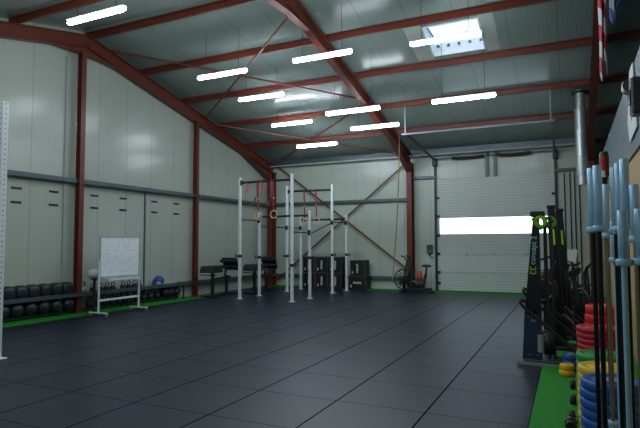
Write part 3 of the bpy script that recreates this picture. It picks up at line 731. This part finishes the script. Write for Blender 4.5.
MB().cyl((0, .03, .3), (0, .02, 1.5), .012, 8).build('pole', 'black', ps)
for a in (0, 2.1, 4.2): MB().bar((0, .03, .4), (.3*math.cos(a), .03+.3*math.sin(a), .01), .02, .02).build('leg', 'black', ps)

# ------------------------------------------------------------------ bumper plates
def plate(m, r, th, loc, lab, group, inner=True):
    o = MB().lathe([(.026, 0), (r-.01, 0), (r, .01), (r, th-.01), (r-.012, th), (r*.78, th), (r*.74, th-.008), (r*.56, th-.008), (r*.52, th), (.026, th), (.026, 0)], n=44).build('bumper_plate', m, loc=loc)
    MB().lathe([(.026, th-.004), (.026, th+.002), (r*.26, th+.002), (r*.27, th-.004)], n=24).build('steel_hub', 'alu', o)
    return tag(o, lab, 'weight plate', group)
def stack(x, y, m, cname, r, th, n, where, jit=.006):
    z = T*2
    for i in range(n):
        p_ = 'topmost' if i == n-1 else ('second from the top' if i == n-2 else ('third from the top' if i == n-3 else ('fourth from the top' if i == n-4 else ('fifth from the top' if i == n-5 else None))))
        lab = f'{cname} bumper plate, {p_} in the {where}' if p_ else f'{cname} bumper plate, {["at the bottom", "second from the bottom", "third from the bottom", "fourth from the bottom", "fifth from the bottom", "sixth from the bottom", "seventh from the bottom", "eighth from the bottom", "ninth from the bottom"][i]} of the {where}'
        plate(m, r, th, (x+random.uniform(-jit, jit), y+random.uniform(-jit, jit), z), lab, f'{cname} plates stacked on the turf'); z += th
random.seed(11)
stack(.262, 5.0, 'blue', 'blue', .225, .0775, 8, 'blue stack nearest the camera')
stack(.247, 5.52, 'yellow', 'yellow', .225, .0685, 9, 'yellow stack behind the blue one')
stack(.235, 6.1, 'green', 'green', .225, .078, 8, 'green stack behind the yellow one')
stack(.255, 6.72, 'crimson', 'crimson', .225, .062, 13, 'crimson stack behind the green one')
stack(.34, 7.42, 'red', 'bright red', .205, .108, 9, 'bright red stack farthest back')
for m_, x, y, z, lab in (('yellow', -.1, 7.75, T*2, 'small yellow change plate under another on the turf beside the big stacks'), ('yellow', -.09, 7.76, T*2+.075, 'upper small yellow change plate on the turf beside the big stacks'), ('blue', -.05, 8.06, T*2+.0, 'lower small blue change plate behind the small yellow ones'), ('blue', -.05, 8.06, T*2+.075, 'middle small blue change plate behind the small yellow ones'), ('blue', -.05, 8.06, T*2+.15, 'top small blue change plate behind the small yellow ones')):
    plate(m_, .09, .074, (x, y, z), lab, 'small change plates on the turf')
# small dumbbells beside the stacks
for i, (x, y, rz) in enumerate(((.03, 7.08, 0), (.03, 6.42, 0), (.02, 5.82, 0), (-.045, 5.55, PI/2))):
    t = thing('dumbbell', ['black hex dumbbell on the turf beside the plates, farthest of the row', 'black hex dumbbell on the turf beside the plates, third from the front', 'black hex dumbbell on the turf beside the plates, second from the front', 'black hex dumbbell on the turf beside the plates, at the bottom edge of the photo'][i], 'dumbbell', (x, y, T*2+.05), rz, 'dumbbells on the turf')
    for q in (-.055, .055): MB().tube([(q-.03, 0, 0), (q-.02, 0, 0), (q+.02, 0, 0), (q+.03, 0, 0)], [.044, .054, .054, .044], 6).build('head', 'rubber', t)
    MB().cyl((-.03, 0, 0), (.03, 0, 0), .014, 10).build('handle', 'alu', t)

# ------------------------------------------------------------------ barbells standing upright
def barbell(x, y, L, sl, sh, lab, sr=.025):
    t = thing('barbell', lab, 'barbell', (x, y, 0), 0, 'barbells standing upright')
    MB().cyl((0, 0, sl), (0, 0, L-sl), .0145, 14).build('shaft', sh, t)
    for z0, z1 in ((0, sl-.03), (L-sl+.03, L)):
        s_ = MB().lathe([(0, z0), (sr-.003, z0), (sr, z0+.004), (sr, z1-.004), (sr-.003, z1), (0, z1)], n=20).build('sleeve', 'chrome', t)
    for z in (sl-.018, L-sl+.018): MB().lathe([(0, z-.018), (.036, z-.018), (.039, z-.012), (.039, z+.012), (.036, z+.018), (0, z+.018)], n=20).build('collar', 'chrome', t)
    return t
barbell(.130, 3.8, 2.23, .415, 'shaft', 'upright barbell with black shaft, leftmost of the standing barbells')
barbell(.160, 3.72, 2.235, .415, 'shaft', 'upright barbell with black shaft, second from the left and a little taller')
barbell(.250, 4.6, 2.2, .415, 'bronze', 'upright barbell with bronze shaft in front of the black pole with a red tip')
barbell(.2535, 3.72, 2.216, .415, 'shaft', 'upright barbell just left of the short thick middle barbell, lower of the tall trio')
barbell(.2685, 3.62, 2.23, .415, 'shaft', 'upright barbell, middle one of the tall trio behind the thick barbell', .022)
barbell(.289, 3.5, 2.235, .415, 'shaft', 'upright barbell, tallest of the trio behind the thick barbell')
barbell(.2447, 3.15, 1.92, .29, 'chrome', 'short thick upright barbell with bare steel shaft, closest to the camera')
barbell(.331, 3.45, 2.08, .33, 'bronze', 'upright barbell with bronze shaft at the right edge of the photo')
barbell(.322, 3.15, 1.925, .29, 'shaft', 'short upright barbell with black shaft cut by the right edge of the photo')
barbell(.277, 4.25, 1.9, .29, 'chrome', 'short upright barbell with steel shaft half hidden behind the thick one')
t = thing('red_tipped_pole', 'black pole with a red and white tip standing among the barbells', 'pole', (.262, 4.85, 0))
MB().cyl((0, 0, 0), (0, 0, 2.3), .02, 12).build('pole', 'shaft', t); MB().tube([(0, 0, 2.26), (0, 0, 2.3), (0, 0, 2.46), (0, 0, 2.49)], [.02, .036, .036, .028], 12).build('tip', 'black', t)
MB().cyl((-.012, -.03, 2.34), (-.012, -.03, 2.45), .018, 10).build('red_band', 'red', t); MB().cyl((-.008, -.022, 2.28), (-.008, -.022, 2.335), .018, 10).build('white_band', 'ballwhite', t)

# ------------------------------------------------------------------ flue, flags, things on the fascia
fl = thing('flue_pipe', 'silver flue pipe hanging from the roof at the right of the back wall', 'flue', (.33, 16.1, 0))
zt_ = zu(16.1)
MB().cyl((0, 0, 3.62), (0, 0, 5.45), .155, 24).build('outer_pipe', 'galv', fl); MB().cyl((0, 0, 5.44), (0, 0, zt_-.003), .115, 24).build('inner_pipe', 'galv', fl)
MB().lathe([(.11, 0), (.24, 0), (.24, .02), (.11, .05)], (0, 0, zt_-.09), 28).build('roof_collar', 'spring', fl)
MB().cyl((0, 0, 3.34), (0, 0, 3.63), .125, 24).build('tee_piece', 'alu', fl); MB().cyl((0, 0, 3.5), (.46, 0, 3.5), .07, 16).build('side_branch', 'alu', fl)
for z in (4.1, 4.9, 5.43): MB().torus((0, 0, z), .156, .012, 28, 6, 'z').build('clamp_band', 'alu', fl)
def flag(name, x0, x1, y, ztop, zbot, m, lab, taper, n=7):
    g = MB(); V = []; R_ = 30
    for i in range(R_+1):
        t = i/R_; z = ztop+(zbot-ztop)*t; w_ = (x1-x0)*(1-taper*t)
        for j in range(n*4+1):
            s_ = j/(n*4); V.append((x0+w_*s_+.01*math.sin(9*t+3*s_), y+.06*math.sin(s_*PI*n/2+t*2.2)*(.6+.4*t), z-(.12*math.sin(s_*PI*2)+.25*s_*taper)*t))
    c = n*4+1
    g.add(V, [(i*c+j, i*c+j+1, i*c+c+j+1, i*c+c+j) for i in range(R_) for j in range(c-1)], True)
    o = g.build(name, m); tag(o, lab, 'flag'); so = o.modifiers.new('s', 'SOLIDIFY'); so.thickness = .003
flag('striped_flag', .30, .395, 5.8, zr(5.8)-.01, 3.45, 'flagred', 'long red and white striped flag hanging in folds from the roof', .25)
flag('blue_flag', .40, .53, 5.8, zr(5.8)-.01, 3.98, 'flagblue', 'blue and white flag hanging beside the striped flag at the top right', .06)
sp = thing('wall_speaker', 'dark round-fronted speaker with white face high on the grey fascia', 'speaker', (.79, 8.2, 3.87)); sp.scale = (.75, .75, .75)
MB().cyl((-.02, -.14, 0), (-.02, .16, 0), .12, 20).build('body', 'black', sp); MB().lathe([(0, .02), (.1, .02), (.12, 0), (.12, -.02)], (-.02, .16, 0), 20, 'y').build('face', 'ballwhite', sp)
MB().box((-.09, 0, 0), (.1, .24, .16), bev=.02).build('front_grille', 'ballwhite', sp); MB().box((.03, 0, .1), (.04, .1, .3)).build('bracket', 'black', sp)
bn = thing('banner_sign', 'pale kite-shaped sign with a red diamond on the grey fascia', 'sign', (.775, 7.95, 3.62))
MB().prism([(-.5, -.45), (-.28, .42), (.1, .42), (.55, -.2), (.35, -.5)], -.012, .0, 'x').build('panel', 'paper', bn)
MB().prism([(-.17, .05), (-.03, .3), (.12, .02), (-.03, -.28)], -.018, -.012, 'x').build('red_diamond', 'red', bn)
bx = thing('wall_loudspeaker', 'dark box loudspeaker fixed to the fascia at the right edge of the photo', 'speaker', (.72, 6.95, 3.42))
MB().box((0, 0, 0), (.12, .24, .42), bev=.02).build('cabinet', 'black', bx); MB().lathe([(0, .0), (.08, .0), (.1, -.01)], (-.065, 0, 0), 20, 'x').build('cone', 'spring', bx); MB().box((.07, 0, .27), (.05, .1, .1)).build('bracket', 'black', bx)
